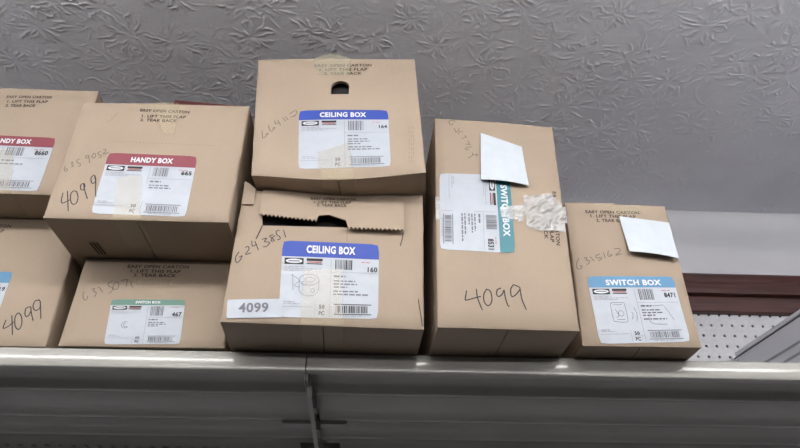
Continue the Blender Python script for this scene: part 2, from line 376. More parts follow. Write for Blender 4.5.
DATA = {
 'A': {"loc":[-0.4597,-0.1138,0.144],"yaw":-0.0114,"quad":{"BL":[-0.0015,0.0012],"BR":[0.2565,-0.0005],"TL":[0.0017,0.2151],"TR":[0.2612,0.2169]},"writing":{"6359052":[[[0.0073,0.0906],[0.0074,0.0841],[0.0106,0.0806],[0.0125,0.0833],[0.0089,0.0861]],[[0.0137,0.0957],[0.0168,0.0971],[0.0161,0.0925],[0.0193,0.0909],[0.0169,0.0873]],[[0.0261,0.1036],[0.0218,0.1009],[0.024,0.0963],[0.0277,0.0948],[0.0291,0.0912],[0.026,0.0892]],[[0.0361,0.1106],[0.0329,0.1088],[0.0345,0.1046],[0.0375,0.107],[0.0364,0.1106],[0.0399,0.1014],[0.042,0.0959]],[[0.0427,0.1128],[0.0423,0.1068],[0.046,0.1052],[0.0472,0.1103],[0.0443,0.1138],[0.0423,0.1124]],[[0.0537,0.1175],[0.0494,0.1153],[0.0514,0.1114],[0.055,0.1105],[0.0553,0.1072],[0.0521,0.1061]],[[0.0555,0.1199],[0.0588,0.1217],[0.0601,0.118],[0.0575,0.1133],[0.0623,0.1144],[0.066,0.1175]]],"4099":[[[0.0164,0.0431],[0.0171,0.0308],[0.0192,0.0254],[0.0225,0.0264],[0.0295,0.0312]],[[0.0216,0.0464],[0.026,0.0311],[0.0315,0.0115]],[[0.0301,0.046],[0.0279,0.0404],[0.0304,0.0297],[0.0352,0.0234],[0.0395,0.0262],[0.0393,0.036],[0.0346,0.0452],[0.0293,0.046]],[[0.042,0.0595],[0.0383,0.0569],[0.0401,0.0494],[0.0439,0.0483],[0.0446,0.0549],[0.0417,0.0595],[0.0462,0.0471],[0.0535,0.0327]],[[0.0529,0.0748],[0.0501,0.0693],[0.0525,0.0614],[0.0564,0.0599],[0.0577,0.0663],[0.0538,0.0742],[0.0582,0.0631],[0.0606,0.0506],[0.0644,0.0367]]]},"q":{"label":[[0.0655,0.1155],[0.1966,0.1128],[0.1957,0.0068],[0.0632,0.0094]],"print":[[[0.0938,0.2013],[0.1703,0.1995]],[[0.0991,0.1893],[0.1665,0.189]],[[0.0982,0.1812],[0.1548,0.1811]]],"perf":[[0.0668,0.137],[0.2213,0.1342]],"scratch":[[0.0497,0.1735],[0.0565,0.1838],[0.0615,0.1961]],"tapetop":[[0.1083,0.2162],[0.1531,0.2178],[0.155,0.1534],[0.14,0.1529]],"tapebot":[[0.0889,0.0691],[0.1226,0.0737],[0.1345,-0.0003],[0.0951,0.002]]}},
 'B': {"loc":[-0.4401,-0.002,0.0005],"yaw":-0.0119,"quad":{"BL":[-0.0025,0.0007],"BR":[0.2328,0.0009],"TL":[0.0026,0.1437],"TR":[0.2319,0.1427]},"writing":{"6315071":[[[0.0139,0.086],[0.0141,0.0791],[0.018,0.0722],[0.0211,0.0731],[0.0214,0.0792]],[[0.0239,0.0892],[0.029,0.091],[0.0276,0.0863],[0.032,0.0852],[0.0327,0.0803],[0.0304,0.0776]],[[0.0333,0.0936],[0.0362,0.092],[0.0388,0.0887],[0.0426,0.0849]],[[0.0524,0.1036],[0.0468,0.0998],[0.0494,0.0948],[0.0543,0.0929],[0.0552,0.0874],[0.0506,0.0831]],[[0.0579,0.1017],[0.055,0.0966],[0.057,0.0907],[0.0615,0.0905],[0.0635,0.0959],[0.0606,0.1018],[0.0568,0.102]],[[0.0649,0.1049],[0.0737,0.1071],[0.0742,0.1004],[0.0746,0.0945]],[[0.0796,0.1056],[0.081,0.0988],[0.0848,0.0935]]]},"q":{"label":[[0.058,0.0737],[0.1657,0.0754],[0.1694,0.0055],[0.0617,0.0033]],"print":[[[0.0693,0.13],[0.1617,0.1308]],[[0.0755,0.122],[0.1509,0.1226]],[[0.0814,0.1153],[0.1455,0.1156]]],"tapetop":[[0.0857,0.1092],[0.1398,0.1087],[0.1386,0.0985],[0.0892,0.0991]]}},
 'E': {"loc":[-0.183,-0.1264,0.2194],"yaw":-0.0766,"quad":{"BL":[0.0056,-0.0032],"BR":[0.2601,0.0003],"TL":[-0.0107,0.2341],"TR":[0.2456,0.2286]},"writing":{"664112":[[[0.0125,0.0823],[0.0138,0.0746],[0.0152,0.0677],[0.0189,0.0698],[0.0226,0.077],[0.0176,0.0741]],[[0.0224,0.093],[0.0225,0.0875],[0.0253,0.082],[0.0283,0.0808],[0.032,0.0878],[0.0275,0.0857]],[[0.0302,0.1017],[0.0322,0.0948],[0.0369,0.0976]],[[0.0344,0.1028],[0.0402,0.0916]],[[0.0417,0.1071],[0.0476,0.0991]],[[0.0458,0.1092],[0.0509,0.102]],[[0.0515,0.1131],[0.0601,0.1202],[0.0634,0.116],[0.0596,0.1094],[0.0538,0.1073],[0.0627,0.1097]]]},"q":{"label":[[0.0664,0.1196],[0.2037,0.1184],[0.2093,0.0112],[0.0739,0.0088]],"print":[[[0.0834,0.2164],[0.1761,0.2152]],[[0.0925,0.2069],[0.1694,0.2058]],[[0.1,0.1979],[0.1611,0.197]]],"hole":[[0.1133,0.1813],[0.1419,0.1527]],"stamp":[[0.2344,0.087],[0.2443,0.0151]],"tapetop":[[0.0799,0.2318],[0.1421,0.2325],[0.1403,0.1969],[0.0903,0.1981]],"tapebot":[[0.1002,0.0456],[0.1472,0.0636],[0.1573,-0.0068],[0.1066,-0.0076]]}},
 'F': {"loc":[-0.1951,-0.096,-0.0],"yaw":0.0233,"quad":{"BL":[-0.0025,0.0024],"BR":[0.2694,-0.0022],"TL":[0.0031,0.2168],"TR":[0.2716,0.2217]},"writing":{"6243851":[[[0.0096,0.1087],[0.0057,0.0992],[0.0078,0.0918],[0.0114,0.0932],[0.0148,0.1021],[0.0107,0.0998]],[[0.0169,0.1156],[0.021,0.1174],[0.0228,0.1129],[0.0191,0.1048],[0.0272,0.1073]],[[0.0252,0.1273],[0.0272,0.1182],[0.0331,0.1218]],[[0.0294,0.1266],[0.0329,0.1194],[0.0364,0.1117]],[[0.0389,0.1294],[0.0459,0.132],[0.0432,0.1263],[0.0506,0.1248],[0.0468,0.1182],[0.0417,0.1176]],[[0.0549,0.1384],[0.0496,0.1355],[0.0536,0.132],[0.0569,0.1284],[0.0526,0.1271],[0.0534,0.1327],[0.0575,0.1366]],[[0.063,0.1459],[0.0581,0.1438],[0.0599,0.1377],[0.064,0.135],[0.0645,0.131],[0.0604,0.1295]],[[0.0681,0.1471],[0.0725,0.1341]]]},"q":{"label":[[0.069,0.1285],[0.2064,0.1279],[0.2071,0.0126],[0.0738,0.0107]],"sticker":[[0.0034,0.0338],[0.0767,0.0372],[0.0784,0.0102],[0.0056,0.0067]],"print":[[[0.1036,0.2007],[0.1705,0.2027]],[[0.1086,0.1942],[0.1634,0.1958]],[[0.1134,0.1884],[0.1577,0.1897]]],"teeth":[[0.0323,0.1704],[0.1144,0.1626],[0.1171,0.1727],[0.1317,0.1752],[0.1569,0.1667],[0.1622,0.1524],[0.242,0.153]],"flaptop":[[0.027,0.2145],[0.2465,0.2149]],"slot":[[0.0336,0.1809],[0.2426,0.1841],[0.2397,0.1664],[0.1632,0.1645],[0.1592,0.155],[0.0372,0.1534]],"tearL":[[0.0372,0.1534],[0.0348,0.1432],[0.0306,0.1296]],"tearR":[[0.2411,0.1509],[0.2397,0.139],[0.2368,0.1271]],"crease":[[0.1592,0.1557],[0.1602,0.1304]],"tapebot":[[0.1036,0.0841],[0.155,0.0894],[0.1606,-0.0043],[0.1034,-0.0034]]}},
 'G': {"loc":[0.0945,-0.0987,0.0],"yaw":0.0356,"quad":{"BL":[-0.0021,-0.0014],"BR":[0.1926,0.0018],"TL":[0.0032,0.3657],"TR":[0.196,0.3609]},"writing":{"6253469":[[[0.0356,0.3598],[0.0303,0.3628],[0.0255,0.3583],[0.0279,0.3518],[0.0324,0.3552]],[[0.0337,0.3461],[0.0363,0.3368],[0.042,0.3459]],[[0.0401,0.3331],[0.0419,0.339],[0.0479,0.3379]],[[0.0443,0.3248],[0.0517,0.3279],[0.0495,0.3312]],[[0.0497,0.314],[0.0583,0.3134]],[[0.0544,0.321],[0.0564,0.3142]],[[0.061,0.3089],[0.0517,0.3072],[0.0501,0.3022],[0.0558,0.3038]],[[0.0526,0.2861],[0.0607,0.2927],[0.06,0.298]],[[0.0607,0.2927],[0.0681,0.2949],[0.0654,0.2894]]],"4099":[[[0.0392,0.0557],[0.0367,0.0428],[0.0384,0.0408],[0.0483,0.044],[0.0591,0.0475]],[[0.0529,0.0586],[0.0539,0.0443],[0.0596,0.0263]],[[0.0673,0.0588],[0.0629,0.0508],[0.0625,0.0406],[0.0663,0.034],[0.0708,0.0355],[0.0738,0.0438],[0.0724,0.0556],[0.0667,0.0588]],[[0.0881,0.0616],[0.0824,0.0585],[0.0809,0.0516],[0.0835,0.0481],[0.0888,0.0519],[0.0919,0.0585],[0.0926,0.0487],[0.0951,0.0358],[0.0978,0.0339]],[[0.106,0.0679],[0.1015,0.0601],[0.1013,0.0504],[0.1044,0.0494],[0.1105,0.0549],[0.1148,0.0632],[0.1053,0.0676]],[[0.1148,0.0632],[0.116,0.0456],[0.1209,0.0292]]]},"q":{"label":[[0.1159,0.2569],[0.1128,0.1184],[0.0041,0.1195],[0.0071,0.2547]],"note":[[0.0756,0.3371],[0.1405,0.3135],[0.1433,0.2352],[0.0698,0.2422]],"tape":[[0.1337,0.2186],[0.1775,0.2231],[0.1971,0.1994],[0.1935,0.1595],[0.1564,0.1575],[0.1363,0.1604],[0.1292,0.1894]],"print":[[[0.1839,0.2309],[0.1784,0.1347]],[[0.1735,0.2228],[0.17,0.1394]],[[0.1633,0.2149],[0.1615,0.144]]]}},
 'H': {"loc":[0.3061,-0.045,-0.0],"yaw":0.001,"quad":{"BL":[-0.0023,-0.0007],"BR":[0.1701,0.0009],"TL":[0.003,0.2451],"TR":[0.1661,0.2431]},"writing":{"6315162":[[[0.011,0.1414],[0.0062,0.1316],[0.0065,0.1229],[0.012,0.1238],[0.0139,0.1285],[0.0098,0.1268]],[[0.0183,0.1418],[0.0235,0.1422],[0.0213,0.1383],[0.0266,0.1369],[0.0245,0.1322],[0.0212,0.1302]],[[0.0284,0.1447],[0.0341,0.136]],[[0.0447,0.1495],[0.0379,0.1461],[0.0391,0.1419],[0.0449,0.1433],[0.0451,0.1402],[0.0395,0.137]],[[0.0504,0.1525],[0.0516,0.142]],[[0.0587,0.1562],[0.0566,0.1475],[0.0591,0.1455],[0.0631,0.1481],[0.0593,0.1488]],[[0.068,0.1592],[0.0765,0.1598],[0.0769,0.1556],[0.0689,0.148],[0.0792,0.151]]]},"q":{"label":[[0.0188,0.1103],[0.1507,0.1135],[0.1555,0.0092],[0.0226,0.0027]],"note":[[0.0863,0.2189],[0.1648,0.2099],[0.1637,0.1412],[0.0881,0.151]],"print":[[[0.0333,0.227],[0.1206,0.2277]],[[0.0404,0.2193],[0.1136,0.2199]],[[0.0484,0.2113],[0.1031,0.2116]]],"tapetop":[[0.0706,0.2398],[0.1245,0.2397],[0.1252,0.2263],[0.0763,0.2247]]}},
 'C': {"loc":[-0.7202,0.0,0.0],"yaw":0.0,"quad":{"BL":[0.0,0.0],"BR":[0.26,0.0],"TL":[0.0,0.2139],"TR":[0.2599,0.2139]},"writing":{"4099":[[[0.195,0.0394],[0.194,0.0284],[0.1957,0.0259],[0.2014,0.0298],[0.2065,0.0365]],[[0.2007,0.0467],[0.2055,0.0318],[0.2105,0.0156]],[[0.2083,0.0501],[0.2063,0.0437],[0.2093,0.0319],[0.2139,0.0257],[0.2175,0.0258],[0.2185,0.0337],[0.2149,0.0447],[0.2098,0.0501],[0.2071,0.0493]],[[0.2237,0.061],[0.2179,0.0579],[0.2186,0.0496],[0.2215,0.0452],[0.2246,0.0468],[0.2258,0.0545],[0.2238,0.0606],[0.2278,0.0498],[0.2336,0.038]],[[0.2336,0.071],[0.2279,0.0705],[0.2266,0.0627],[0.2297,0.0563],[0.2342,0.0554],[0.2372,0.0605],[0.235,0.0694],[0.2317,0.0726]],[[0.235,0.0694],[0.2391,0.0565],[0.2434,0.0414]]]},"q":{"label":[[0.0643,0.1148],[0.1817,0.1174],[0.1801,0.0392],[0.0609,0.0364]],"print":[[[0.0753,0.1966],[0.1549,0.1983]],[[0.0813,0.1876],[0.147,0.1888]],[[0.0903,0.1788],[0.1416,0.1804]]]}},
 'D': {"loc":[-0.7131,-0.0695,0.2139],"yaw":0.0,"quad":{"BL":[0.0,0.0],"BR":[0.254,0.0],"TL":[0.0,0.2103],"TR":[0.254,0.2103]},"writing":{},"q":{"label":[[0.0599,0.1085],[0.2132,0.1068],[0.2119,0.0047],[0.0586,0.0064]],"print":[[[0.1112,0.1896],[0.1833,0.1916]],[[0.1152,0.1795],[0.1798,0.1814]],[[0.1152,0.1706],[0.1631,0.172]]],"tapebot":[[0.1178,0.0809],[0.1552,0.0785],[0.1746,0.0015],[0.1363,0.0019]]}},
}
# ---------------------------------------------------------------- cartons
TH = .0035
class Carton:
    def __init__(s, key, name, label, depth, mat, bulge=.002, seed=1, sag=(0, 0)):
        d = DATA[key]; s.d = d; s.key = key; s.depth = depth; s.mat = mat; s.amp = bulge; s.seed = seed; s.sag_top, s.sag_bottom = sag
        q = {k: (v[0], max(0.0, v[1])) for k, v in d['quad'].items()}
        s.q = q; s.w = q['BR'][0]; s.h = q['TL'][1]
        r = bpy.data.objects.new(name, None); COL.objects.link(r)
        dx, dy, dz = SHIFT.get(key, (0, 0, 0))
        r.location = (d['loc'][0] + dx, d['loc'][1] + dy, max(0, d['loc'][2]) + dz)
        r.rotation_euler = (0, 0, d['yaw'])
        tag(r, label, 'carton', 'cardboard cartons on the shelf')
        s.root = r
    def bul(s, u, v):
        a = max(0, min(1, u / s.w)); b = max(0, min(1, v / s.h))
        g = math.sin(math.pi * a) * math.sin(math.pi * b)
        n = noise.noise(Vector((u * 9 + s.seed * 3.1, v * 9, s.seed)))
        return s.amp * (g ** .5) * (0.75 + .5 * n)
    def P(s, u, v, off=0.0): return (u, -s.bul(u, v) - off, v)
    def quad_uv(s, a, b):
        q = s.q
        bl, br, tl, t_r = q['BL'], q['BR'], q['TL'], q['TR']
        f = lambda i: (bl[i] * (1 - a) + br[i] * a) * (1 - b) + (tl[i] * (1 - a) + t_r[i] * a) * b
        sg = math.sin(math.pi * max(0, min(1, a))) ** 1.3
        return f(0), f(1) - sg * (s.sag_top * b ** 3 + s.sag_bottom * (1 - b) ** 3)
    def edge_v(s, u, top): return s.quad_uv(u / s.w, 1.0 if top else 0.0)[1]
    def front(s, cutter=None):
        ex = .0026 / s.w; ez = .0026 / s.h
        A = [0, ex] + [ex + (1 - 2 * ex) * i / 14 for i in range(1, 14)] + [1 - ex, 1]
        B = [0, ez] + [ez + (1 - 2 * ez) * i / 12 for i in range(1, 12)] + [1 - ez, 1]
        nx, nz = len(A), len(B); V = []
        for b in B:
            for a in A:
                u, v = s.quad_uv(a, b); e = (a in (0, 1)) or (b in (0, 1))
                j = noise.noise(Vector((u * 40, v * 40, s.seed * 7))) * .0011 if e else 0
                if a in (0, 1): u += j
                if b == 1: v += j
                V.append((u, -s.bul(u, v) + (.0016 if e else 0), v))
        n = len(V)
        for b in B:
            for a in A:
                u, v = s.quad_uv(a, b); V.append((u, TH + .0005, v))
        F = []
        for j in range(nz - 1):
            for i in range(nx - 1):
                q = (j * nx + i, j * nx + i + 1, (j + 1) * nx + i + 1, (j + 1) * nx + i)
                F.append(q); F.append(tuple(n + k for k in q[::-1]))
        rim = [i for i in range(nx)] + [j * nx + nx - 1 for j in range(1, nz)] + [(nz - 1) * nx + i for i in range(nx - 2, -1, -1)] + [j * nx for j in range(nz - 2, 0, -1)]
        for i in range(len(rim)):
            a, b = rim[i], rim[(i + 1) % len(rim)]
            F.append((b, a, n + a, n + b))
        o = mesh_obj('front_panel', V, F, s.mat, s.root)
        if cutter:
            c = cutter
            md = o.modifiers.new('cut', 'BOOLEAN'); md.object = c; md.operation = 'DIFFERENCE'; md.solver = 'EXACT'
            c.parent = s.root
            bpy.context.view_layer.update()
            me = bpy.data.meshes.new_from_object(o.evaluated_get(bpy.context.evaluated_depsgraph_get()))
            o.modifiers.clear(); o.data = me
            if not me.materials: me.materials.append(s.mat)
            bpy.data.objects.remove(c)
        o.data.shade_smooth(); o.data.set_sharp_from_angle(angle=0.9)
        return o
    def shell(s, lift=None):
        q, D = s.q, s.depth; y0 = TH + .0008
        bl, br, tl, t_r = q['BL'], q['BR'], q['TL'], q['TR']
        k = TH + .0006
        mb = MB()
        def wall(pb, pt, sgn):
            (ub, vb), (ut, vt) = pb, pt
            mb.hexa([(ub, y0, vb + k), (ub + sgn * TH, y0, vb + k), (ub + sgn * TH, D, vb + k), (ub, D, vb + k),
                     (ut, y0, vt - k), (ut + sgn * TH, y0, vt - k), (ut + sgn * TH, D, vt - k), (ut, D, vt - k)])
        wall(bl, tl, 1); wall((br[0] - TH, br[1]), (t_r[0] - TH, t_r[1]), 1)
        mb.hexa([(bl[0] + TH, D - TH, bl[1] + k), (br[0] - TH, D - TH, br[1] + k), (br[0] - TH, D, br[1] + k), (bl[0] + TH, D, bl[1] + k),
                 (tl[0] + TH, D - TH, tl[1] - k), (t_r[0] - TH, D - TH, t_r[1] - k), (t_r[0] - TH, D, t_r[1] - k), (tl[0] + TH, D, tl[1] - k)])
        o = mb.build('body', s.mat, s.root); bevelled(o, .0008, 1)
        for which in (0, 1):
            for half in (0, 1):
                name = 'top_flap' if which else 'bottom_flap'
                a0, a1 = ((0, .4965) if half == 0 else (.5035, 1))
                nu, nv = 8, 6; V = []
                lf = (lift or {}).get(half, 0) if which else 0
                for lay in (0, 1):
                    for j in range(nv + 1):
                        for i in range(nu + 1):
                            a = a0 + (a1 - a0) * i / nu
                            u, v = s.quad_uv(a, 1.0 if which else 0.0)
                            y = (.0008 if which else .0008) + (D - .001) * j / nv
                            t = i / nu if half == 0 else 1 - i / nu      # 0 at hinge, 1 at the centre seam
                            z = v - (TH if which else 0) + (TH if lay else 0)
                            if which: z += lf * t * (1 - .6 * j / nv) - .0004
                            else: z += .0006 * abs(math.sin(a * 9 + y * 30))
                            V.append((u, y, z))
                n = (nu + 1) * (nv + 1); F = []
                for j in range(nv):
                    for i in range(nu):
                        q4 = (j * (nu + 1) + i, j * (nu + 1) + i + 1, (j + 1) * (nu + 1) + i + 1, (j + 1) * (nu + 1) + i)
                        F.append(q4[::-1]); F.append(tuple(n + k2 for k2 in q4))
                rim = list(range(nu + 1)) + [j * (nu + 1) + nu for j in range(1, nv + 1)] + [nv * (nu + 1) + i for i in range(nu - 1, -1, -1)] + [j * (nu + 1) for j in range(nv - 1, 0, -1)]
                for i in range(len(rim)):
                    a, b = rim[i], rim[(i + 1) % len(rim)]; F.append((a, b, n + b, n + a))
                mesh_obj(name, V, F, s.mat, s.root)
    # ---- flat print on the face
    def strokes(s, name, lines, width, mat, off=.0006, parent=None, label=None, smooth=True):
        mb = MB()
        for ln in lines:
            pts = [Vector((a[0], a[1])) for a in ln]
            if smooth and len(pts) > 2:
                out = []
                for i in range(len(pts) - 1):
                    p0 = pts[max(0, i - 1)]; p1 = pts[i]; p2 = pts[i + 1]; p3 = pts[min(len(pts) - 1, i + 2)]
                    for k in range(5):
                        t = k / 5
                        out.append(.5 * ((2 * p1) + (p2 - p0) * t + (2 * p0 - 5 * p1 + 4 * p2 - p3) * t * t + (3 * p1 - p0 - 3 * p2 + p3) * t ** 3))
                out.append(pts[-1]); pts = out
            V = []; n = len(pts)
            for i, p in enumerate(pts):
                d = (pts[min(n - 1, i + 1)] - pts[max(0, i - 1)])
                if d.length < 1e-7: d = Vector((1, 0))
                d.normalize(); nn = Vector((-d.y, d.x))
                w = width * (.5 if (i in (0, n - 1) and n > 2) else 1) * (.85 + .3 * abs(math.sin(i * 1.7))) / 2
                for sg in (1, -1):
                    qq = p + nn * w * sg; V.append(s.P(qq.x, qq.y, off))
            mb.add(V, [(2 * i, 2 * i + 1, 2 * i + 3, 2 * i + 2) for i in range(n - 1)])
        o = mb.build(name, mat, parent or s.root)
        if label: o['label'] = label
        return o
    def text_between(s, txt, a, b, height, mat, name='printed_text', off=.0005, parent=None, bold=0.0):
        """text whose baseline midline runs from a to b on the face"""
        V, F, x0, x1, y0, y1 = text_mesh(txt, bold)
        a = Vector(a); b = Vector(b); d = b - a; L = d.length; d.normalize(); n = Vector((-d.y, d.x))
        out = []
        for (x, y) in V:
            p = a + d * ((x - x0) / (x1 - x0) * L) + n * (((y - y0) / (y1 - y0) - .5) * height)
            out.append(s.P(p.x, p.y, off(p.y) if callable(off) else off))
        return out, F
    def prints(s, height=.0058, flip=False, off=.0005, parent=None):
        mb = MB()
        for txt, (a, b) in zip(('EASY OPEN CARTON', '1. LIFT THIS FLAP', '2. TEAR BACK'), s.d['q']['print']):
            V, F = s.text_between(txt, a, b, height, None, bold=.03, off=off); mb.add(V, F)
        return mb.build('printed_instructions', M['print_ink'], parent or s.root)
    def tape(s, key, where, run=.08, mat='tape', bump=0.0, label='wrinkled clear packing tape'):
        TL, TR_, BR, BL = [Vector(x) for x in s.d['q'][key]]
        rows = 14; cols = 8; V = []; nr = 0
        def jit(u, v): return noise.noise(Vector((u * 60, v * 60, s.seed * 5))) * .0009
        seq = []
        for j in range(rows + 1):
            t = j / rows
            seq.append((TL.lerp(BL, t), TR_.lerp(BR, t), None))
        if where == 'bottom':
            l, r = BL, BR
            for y in (.0, .004, .02, .045, run): seq.append((l, r, y))
        elif where == 'top':
            l, r = TL, TR_
            for y in (.0, .006, .02, .05, run): seq.insert(0, (l, r, y))
        for (l, r, y) in seq:
            for i in range(cols + 1):
                p = l.lerp(r, i / cols)
                if y is None:
                    e = noise.noise(Vector((p.y * 90, i, 3))) * .002 if i in (0, cols) else 0
                    lo, hi = s.edge_v(p.x, False), s.edge_v(p.x, True); vv = lo + (hi - lo) * min(max(p.y / s.h, .0), 1)
                    tb = 0
                    if where == 'top' and bump: tb = bump * .25 * max(0, 1 - (s.h - vv) / .012) * math.sin(math.pi * i / cols)
                    V.append((p.x + e, -s.bul(p.x, vv) - .0011 - abs(jit(p.x, p.y)) - tb, vv))
                else:
                    if where == 'bottom': V.append((p.x, y - .001, s.edge_v(p.x, False) - (.0007 + abs(jit(p.x, y)) * .3)))
                    else:
                        g = math.sin(math.pi * i / cols)
                        V.append((p.x, y, s.edge_v(p.x, True) + .0012 + bump * g * (.75 + .4 * jit(p.x * 2, y) / .0009) * math.exp(-((y - .008) / .02) ** 2)))
            nr += 1
        F = [(j * (cols + 1) + i, (j + 1) * (cols + 1) + i, (j + 1) * (cols + 1) + i + 1, j * (cols + 1) + i + 1) for j in range(nr - 1) for i in range(cols)]
        o = mesh_obj('packing_tape', V, F, M[mat], s.root, True); o['label'] = label
        return o
    def patch(s, pts, mat, amp, step=.003, off=.0012, label='crumpled shiny clear tape', name='packing_tape'):
        """crumpled tape patch filling an outline on the face"""
        P = [Vector(a) for a in pts]
        def inside(x, y):
            c = False; n = len(P)
            for i in range(n):
                a, b = P[i], P[i - 1]
                if (a.y > y) != (b.y > y) and x < (b.x - a.x) * (y - a.y) / (b.y - a.y) + a.x: c = not c
            return c
        x0 = min(p.x for p in P); x1 = max(p.x for p in P); y0 = min(p.y for p in P); y1 = max(p.y for p in P)
        nx = max(3, int((x1 - x0) / step)); ny = max(3, int((y1 - y0) / step)); V = []; F = []
        for j in range(ny + 1):
            for i in range(nx + 1):
                u = x0 + (x1 - x0) * i / nx; v = y0 + (y1 - y0) * j / ny
                w = abs(noise.noise(Vector((u * 45 + v * 30, v * 120 - u * 70, s.seed)))) + random.random() * .22
                V.append(s.P(u, v, off + amp * w))
        for j in range(ny):
            for i in range(nx):
                if inside(x0 + (x1 - x0) * (i + .5) / nx, y0 + (y1 - y0) * (j + .5) / ny):
                    F.append((j * (nx + 1) + i, j * (nx + 1) + i + 1, (j + 1) * (nx + 1) + i + 1, (j + 1) * (nx + 1) + i))
        o = mesh_obj(name, V, F, M[mat], s.root); o['label'] = label
        return o

TEXT_CACHE = {}
def text_mesh(txt, bold=0.0):
    if (txt, bold) not in TEXT_CACHE:
        cu = bpy.data.curves.new('text', 'FONT'); cu.body = txt; cu.size = 1; cu.resolution_u = 3; cu.offset = bold; cu.space_character = 1.08
        o = bpy.data.objects.new('text', cu); COL.objects.link(o)
        bpy.context.view_layer.update()
        me = o.evaluated_get(bpy.context.evaluated_depsgraph_get()).to_mesh()
        V = [(v.co.x, v.co.y) for v in me.vertices]; F = [tuple(p.vertices) for p in me.polygons]
        bpy.data.objects.remove(o); bpy.data.curves.remove(cu)
        xs = [v[0] for v in V]; ys = [v[1] for v in V]
        TEXT_CACHE[(txt, bold)] = (V, F, min(xs), max(xs), min(ys), max(ys))
    return TEXT_CACHE[(txt, bold)]

class Sheet:
    """a label stuck on a carton: s runs along the reading direction, t downwards, both 0..1"""
    def __init__(s, box, quad, name='label', mat='paper', off=.0005, label=None, round_=.03):
        s.b = box; s.c = [Vector(q) for q in quad]; s.off = off
        s.W = (s.c[1] - s.c[0]).length; s.H = (s.c[3] - s.c[0]).length
        s.o = s.grid(name, 0, 1, 0, 1, mat, 0, box.root, 12, 10, round_, thick=True)
        if label: s.o['label'] = label
    def uv(s, a, t):
        p = s.c[0].lerp(s.c[1], a).lerp(s.c[3].lerp(s.c[2], a), t); return p.x, p.y
    def P(s, a, t, off=0.0):
        u, v = s.uv(a, t); return s.b.P(u, v, s.off + off)
    def grid(s, name, a0, a1, t0, t1, mat, off, parent, nx=8, ny=3, round_=0, thick=False, round_bottom=True):
        V = []
        for j in range(ny + 1):
            for i in range(nx + 1):
                a = a0 + (a1 - a0) * i / nx; t = t0 + (t1 - t0) * j / ny
                if round_ and i in (0, nx) and (j == 0 or (j == ny and round_bottom)):
                    a += (round_ * .45) * (1 if i == 0 else -1); t += (round_ * .45) * (1 if j == 0 else -1)
                V.append(s.P(a, t, off))
        F = [(j * (nx + 1) + i, (j + 1) * (nx + 1) + i, (j + 1) * (nx + 1) + i + 1, j * (nx + 1) + i + 1) for j in range(ny) for i in range(nx)]
        if thick:
            n = len(V)
            for j in range(ny + 1):
                for i in range(nx + 1):
                    x, y, z = V[j * (nx + 1) + i]; V.append((x, y + .0004, z))
            rim = list(range(nx + 1)) + [j * (nx + 1) + nx for j in range(1, ny + 1)] + [ny * (nx + 1) + i for i in range(nx - 1, -1, -1)] + [j * (nx + 1) for j in range(ny - 1, 0, -1)]
            for i in range(len(rim)):
                p, q = rim[i], rim[(i + 1) % len(rim)]; F.append((p, q, n + q, n + p))
        return mesh_obj(name, V, F, M[mat], parent)
    def rects(s, name, rs, mat, off=.0004):
        mb = MB()
        for (a0, a1, t0, t1) in rs:
            mb.add([s.P(a0, t0, off), s.P(a0, t1, off), s.P(a1, t1, off), s.P(a1, t0, off)], [(0, 1, 2, 3)])
        return mb.build(name, M[mat], s.o)
    def texts(s, name, items, mat, off=.0006, bold=.02):
        mb = MB()
        for (txt, a0, a1, t0, t1) in items:
            V, F, x0, x1, y0, y1 = text_mesh(txt, bold)
            mb.add([s.P(a0 + (x - x0) / (x1 - x0) * (a1 - a0), t1 - (y - y0) / (y1 - y0) * (t1 - t0), off) for x, y in V], F)
        return mb.build(name, M[mat], s.o)
    def ellipse(s, name, a, t, ra, rt, mat, off=.0006):
        V = [s.P(a + ra * math.cos(i * math.pi / 8), t + rt * math.sin(i * math.pi / 8), off) for i in range(16)]
        return mesh_obj(name, V, [tuple(range(16))[::-1]], M[mat], s.o)
    def lines(s, name, ls, w, mat, off=.0005):
        return s.b.strokes(name, [[s.uv(a, t) for a, t in l] for l in ls], w, M[mat], s.off + off, s.o)
    def barcode(s, a0, a1, t0, t1, seed, mat='grey_ink', rules=False):
        rnd = random.Random(seed); a = a0; rs = []
        while a < a1 - .006:
            w = rnd.choice((.005, .005, .009, .013)); rs.append((a, min(a1, a + w), t0, t1)); a += w + rnd.choice((.005, .006, .010))
        if rules:
            rs += [(a0 - .02, a1 + .03, t0 - .022, t0 - .012), (a0 - .02, a1 + .03, t1 + .012, t1 + .022)]
        return s.rects('barcode', rs, mat)
    def greek(s, name, rows, mat, seed=1):
        """print too small to read: broken dashes, one dash to a word"""
        rnd = random.Random(seed); rs = []
        for (a0, a1, t, h) in rows:
            a = a0
            while a < a1:
                w = rnd.uniform(.02, .06); rs.append((a, min(a1, a + w), t, t + h)); a += w + .012
        return s.rects(name, rs, mat)

